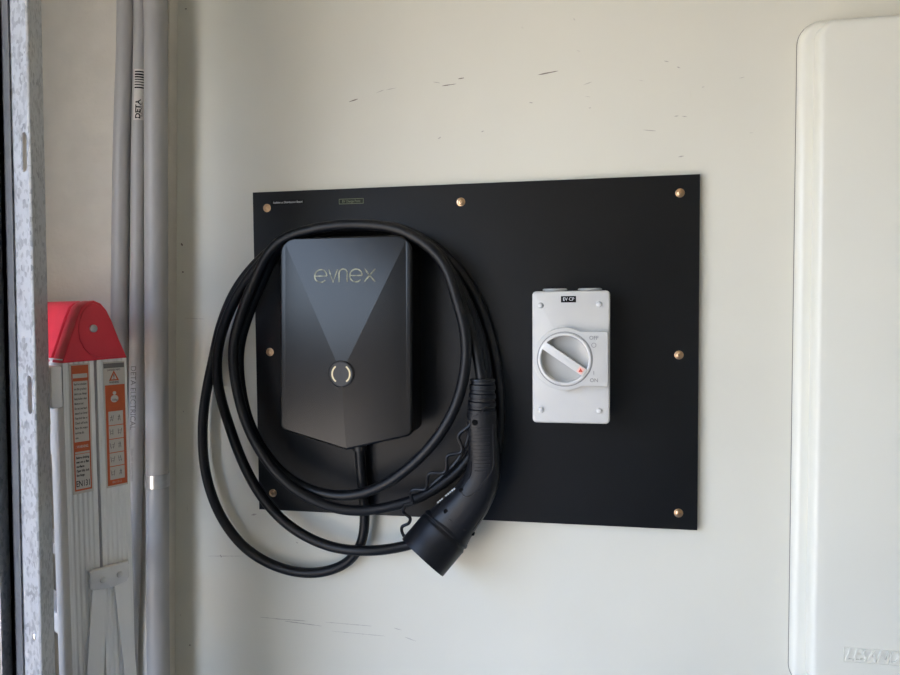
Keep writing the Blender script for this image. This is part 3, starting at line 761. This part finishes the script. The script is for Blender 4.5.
lines = ['Read the instructions', 'on this product', 'before use. Always', 'keep ladder clean', 'Maximum load', 'Do not overreach', 'stand on level', 'Keep both feet on', 'Check all locks', 'face the steps', 'and keep dry', 'use.']
for k, s_ in enumerate(lines):
    v = .155 + k * .0375
    textbm(b, s_, .0043, tf(sx0 + ww * .20, sz1 + (sz0 - sz1) * v), align='LEFT', fit=ww * (.60 if len(s_) > 12 else .42 if len(s_) > 5 else .15), bold=.00006)
for k, s_ in enumerate(['Before climbing', 'set on a flat', 'surface', 'Open fully, lock', 'the hinge']):
    textbm(b, s_, .0043, tf(sx0 + ww * .20, sz1 + (sz0 - sz1) * (.722 + k * .034)), align='LEFT', fit=ww * (.62 if len(s_) > 12 else .38), bold=.00015)
textbm(b, 'EN131', .0115, tf(sx0 + ww * .51, sz1 + (sz0 - sz1) * .925), fit=ww * .64, bold=.0001)
obj('black_print', b, M['black_print'], st1)
b = bmesh.new(); textbm(b, '! WARNING', .0052, tf(sx0 + ww * .5, sz1 + (sz0 - sz1) * .638), fit=ww * .6, bold=.0001)
obj('white_print', b, M['sticker'], st1)
s2 = [LP(101.8, 361.5), LP(123.5, 360), LP(128.5, 484), LP(107.5, 488)]
tx0, tx1 = (s2[0].x + s2[3].x) / 2, (s2[1].x + s2[2].x) / 2; tz1, tz0 = s2[0].z - .001, (s2[2].z + s2[3].z) / 2
def R2(bm, u0, u1, v0, v1, y1=-.0005):
    plate(bm, rect(tx0 + (tx1 - tx0) * u0, tx0 + (tx1 - tx0) * u1, tz1 + (tz0 - tz1) * v1, tz1 + (tz0 - tz1) * v0), -.0001, y1, 0, 1, LM)
b = bmesh.new(); R2(b, 0, 1, 0, 1); st2 = obj('sticker', b, M['sticker'], lt); st2['label'] = 'orange sticker with warning triangle and pictogram panels, right stile'
tw = tx1 - tx0; th = tz0 - tz1
b = bmesh.new(); R2(b, .06, .97, .185, .395, -.0008); R2(b, .06, .17, .39, .985, -.0008); R2(b, .86, .97, .39, .985, -.0008); R2(b, .06, .97, .94, .985, -.0008)
for k in range(1, 5): R2(b, .17, .86, .395 + k * .109, .401 + k * .109, -.0008)
tcx, tcz = tx0 + tw * .48, tz1 + th * .115
tri = [Vector((tcx - .0068, tcz - .0062)), Vector((tcx + .0068, tcz - .0062)), Vector((tcx, tcz + .0078))]
L2 = [[LM @ Vector((p.x, -.0009, p.y)) for p in tri], [LM @ Vector((p.x, -.0009, p.y)) for p in inset(tri, .0017)]]
rings(b, L2, False, False)
obj('orange_print', b, M['orange'], st2)
b = bmesh.new(); R2(b, .02, .97, .012, .05, -.0008)
textbm(b, 'LADDER INFO', .0038, tf(tcx, tz1 + th * .066), fit=tw * .6, bold=.0001)
textbm(b, '!', .0085, tf(tcx, tcz - .0010), bold=.0002); textbm(b, 'WARNING', .0042, tf(tcx, tz1 + th * .165), fit=tw * .45, bold=.00015)
textbm(b, '150kg', .0042, tf(tcx, tz1 + th * .305, -.0012), fit=tw * .24, bold=.0001)
for k in range(5):
    for j in range(2):
        gx = tx0 + tw * (.30 + .36 * j); gz = tz1 + th * (.45 + k * .109)
        for (dx0, dz0, dx1, dz1) in ((-.0015, -.004, -.0008, .004), (.0012, -.004, .0019, .004), (-.0015, .001, .0019, .0016), (-.0015, -.0022, .0019, -.0017)):
            sl = random.uniform(-.002, .002)
            vs = [b.verts.new(LM @ Vector((gx + x, -.0009, gz + z))) for x, z in ((dx0, dz0), (dx1, dz0), (dx1 + sl, dz1), (dx0 + sl, dz1))]; b.faces.new(vs)
obj('black_print', b, M['grey_print'], st2)
b = bmesh.new(); plate(b, circ(tcx, tz1 + th * .295, .0052, 20), -.0007, -.0010, 0, 1, LM); plate(b, circ(tcx, tz1 + th * .25, .0024, 16), -.0007, -.0010, 0, 1, LM)
textbm(b, 'EN 131-2', .0040, tf(tcx, tz1 + th * .962, -.0010), sx=.8)
obj('white_print', b, M['sticker'], st2)
# spreader bracket and two arms
br = [(90.5, 572.5), (94.5, 571.5), (128.5, 561), (129.5, 576), (127, 581), (113, 587.5), (95, 590.5), (90.5, 590)]
b = bmesh.new(); plate(b, lpoly(br, .010), -.006, -.0095, .0008, 2, LM)
plate(b, lpoly([(90.5, 573), (129.3, 561), (129.5, 564), (91, 576.5)], .010), -.0002, -.0090, 0, 1, LM)
brk = obj('hinge_bracket', b, M['alu_band'], lt, True, 30)
for px, py in ((103.2, 580.0), (119.8, 574.5)):
    q = LP(px, py, .010); b = bmesh.new(); plate(b, circ(q.x, q.z, .0042, 16), -.0093, -.0115, .0012, 2, LM); obj('rivet', b, M['steel'], brk, True)
def arm(pts):
    b = bmesh.new(); q = lpoly(pts, .006)
    lo = [v for v in q]
    a0, a1, c1, c0 = lo
    e0 = a0 + (c0 - a0) * 2.2; e1 = a1 + (c1 - a1) * 2.2
    plate(b, [a0, a1, e1, e0], -.0025, -.0055, .0005, 1, LM); return obj('spreader_arm', b, M['alu'], lt)
arm([(93, 586), (107, 582), (104.5, 675), (87, 675)])
arm([(114, 582), (129.5, 578), (137, 675), (125, 675)])

# ------------------------------------------------------------------ galvanised vertical door track
def prof_strip(pxs, z0, z1, th=.0022):
    """pxs: list of (px, y) at picture height 337; a folded sheet extruded vertically"""
    return [U(px, 337, y) for px, y in pxs]
A_ = prof_strip([(48.2, -.325), (34.3, -.378), (27, -.372), (16.8, -.361), (15.2, -.364), (14.0, -.356), (8.8, -.340)], 0, 0)
ZT0, ZT1 = ZF, 1.3
tr = thing('door_track', 'vertical galvanised steel door track with slots, left edge in front of ladder', 'track', (A_[1].x, A_[1].y, ZF))
def sheet(bm, P, z0, z1, th=.002):
    n = len(P); off = []
    for i in range(n):
        e1 = (P[i] - P[i - 1]) if i else (P[1] - P[0]); e2 = (P[i + 1] - P[i]) if i < n - 1 else e1
        nn = (Vector((-e1.y, e1.x, 0)).normalized() + Vector((-e2.y, e2.x, 0)).normalized()).normalized()
        off.append(P[i] - nn * th)
    ring = [Vector((p.x, p.y, 0)) for p in P] + [Vector((p.x, p.y, 0)) for p in reversed(off)]
    lo = [[v + Vector((0, 0, z)) for v in ring] for z in (z0, z1)]
    rings(bm, lo)
    bmesh.ops.triangulate(bm, faces=[f for f in bm.faces if len(f.verts) > 4])
# flange and lip, plus the slotted bright web made as strips with real slots between them
b = bmesh.new(); sheet(b, [A_[0], A_[1]], ZT0, ZT1); obj('side_flange', b, M['galv'], tr)
web0, web1 = A_[1], A_[3]          # ridge -> inner edge of the web
wd = (web1 - web0); wl_ = Vector((wd.x, wd.y, 0)).length; wx = Vector((wd.x, wd.y, 0)).normalized(); wy = Vector((-wx.y, wx.x, 0))
if wy.dot(CP - web0) > 0: wy = -wy
WM = Matrix(((wx.x, wy.x, 0, web0.x), (wx.y, wy.y, 0, web0.y), (0, 0, 1, 0), (0, 0, 0, 1)))
def webx(px, py):
    q = WM.inverted() @ RP(px, py, Vector((web0.x, web0.y, 0)), wy); return q.x, q.z
sl_a, sl_b = webx(27.6, 395)[0], webx(32.8, 395)[0]
xs0, xs1 = min(sl_a, sl_b), max(sl_a, sl_b)
z_s1 = (webx(25, 131)[1], webx(25, 171.5)[1]); z_s2 = (webx(29, 375.5)[1], webx(30, 416)[1])
pitch = z_s1[0] - z_s2[0]; sh = z_s1[0] - z_s1[1]
tops = [z_s1[0] + pitch * k for k in (2, 1, 0)] + [z_s2[0]] + [z_s2[0] - pitch * k for k in (2, 3)]
tops = [z for z in tops if ZT0 + .1 < z < ZT1 - .02]
b = bmesh.new()
def webbox(x0, x1, z0, z1): box(b, x0, x1, 0, .0012, z0, z1, WM)
webbox(0, xs0, ZT0, ZT1)
for k in range(6): webbox(xs1 + (wl_ - xs1) * k / 6, xs1 + (wl_ - xs1) * (k + 1) / 6, ZT0, ZT1)
prev = ZT1
r_ = (xs1 - xs0) / 2
for zt2 in tops:
    webbox(xs0, xs1, zt2, prev); prev = zt2 - sh
    for zc2, s in ((zt2 - r_, 1), (zt2 - sh + r_, -1)):      # rounded slot ends
        n = 8; ring = []
        for side in (0, 1):
            pass
        for k in range(n):
            a0, a1 = math.pi * k / n, math.pi * (k + 1) / n
            xm = (xs0 + xs1) / 2
            P4 = [(xm + r_ * math.cos(a0), zc2 + s * r_ * math.sin(a0)), (xm + r_ * math.cos(a1), zc2 + s * r_ * math.sin(a1)),
                  (xm + r_ * math.cos(a1), zc2 + s * r_), (xm + r_ * math.cos(a0), zc2 + s * r_)]
            f_ = [b.verts.new(WM @ Vector((x, 0, z))) for x, z in P4]
            g_ = [b.verts.new(WM @ Vector((x, .0012, z))) for x, z in P4]
            b.faces.new(f_); b.faces.new(g_[::-1])
            for i in range(4): b.faces.new((f_[i], f_[(i + 1) % 4], g_[(i + 1) % 4], g_[i]))
webbox(xs0, xs1, ZT0, prev)
WI = WM.inverted()
for v in b.verts:
    q_ = WI @ v.co
    if q_.x > xs1: q_.y += 0 * (q_.x - xs1) ** 2; v.co = WM @ q_
obj('slotted_web', b, M['galv'], tr)
b = bmesh.new(); sheet(b, A_[3:], ZT0, ZT1, .002); obj('rolled_lip', b, M['galv_shaded'], tr)
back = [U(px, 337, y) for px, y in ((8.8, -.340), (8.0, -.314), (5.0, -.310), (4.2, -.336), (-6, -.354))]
b = bmesh.new(); sheet(b, back, ZT0, ZT1, .002); obj('inner_channel', b, M['galv_shaded'], tr)
q = WM @ Vector((webx(38.5, 637)[0] , 0, webx(38.5, 637)[1]))
b = bmesh.new(); screwhead(b, q, -wy, .0042, .0022); obj('screw', b, M['steel'], tr, True)
for z in (-.9, .9):       # fixing brackets back to the front wall, outside the picture
    b = bmesh.new(); box(b, DX, A_[4].x - .002, -.346, -.343, z - .02, z + .02); obj('wall_bracket', b, M['galv'], tr)

TILT = .0150; ZMID = U(40, 337, -.38).z
tr.rotation_euler = (0, TILT, 0); tr.location.x -= math.sin(TILT) * (ZMID - ZF)

for o in COL.objects:      # fine print and small moulded detail: too small to pick apart
    if o.name.split('.')[0] in ('black_print', 'orange_print', 'white_print', 'lettering', 'pipe_lettering', 'raised_lettering', 'logo', 'embossed_logo', 'rating_label', 'grip_ribs', 'moulded_ridge', 'logo_border'):
        o['kind'] = 'stuff'
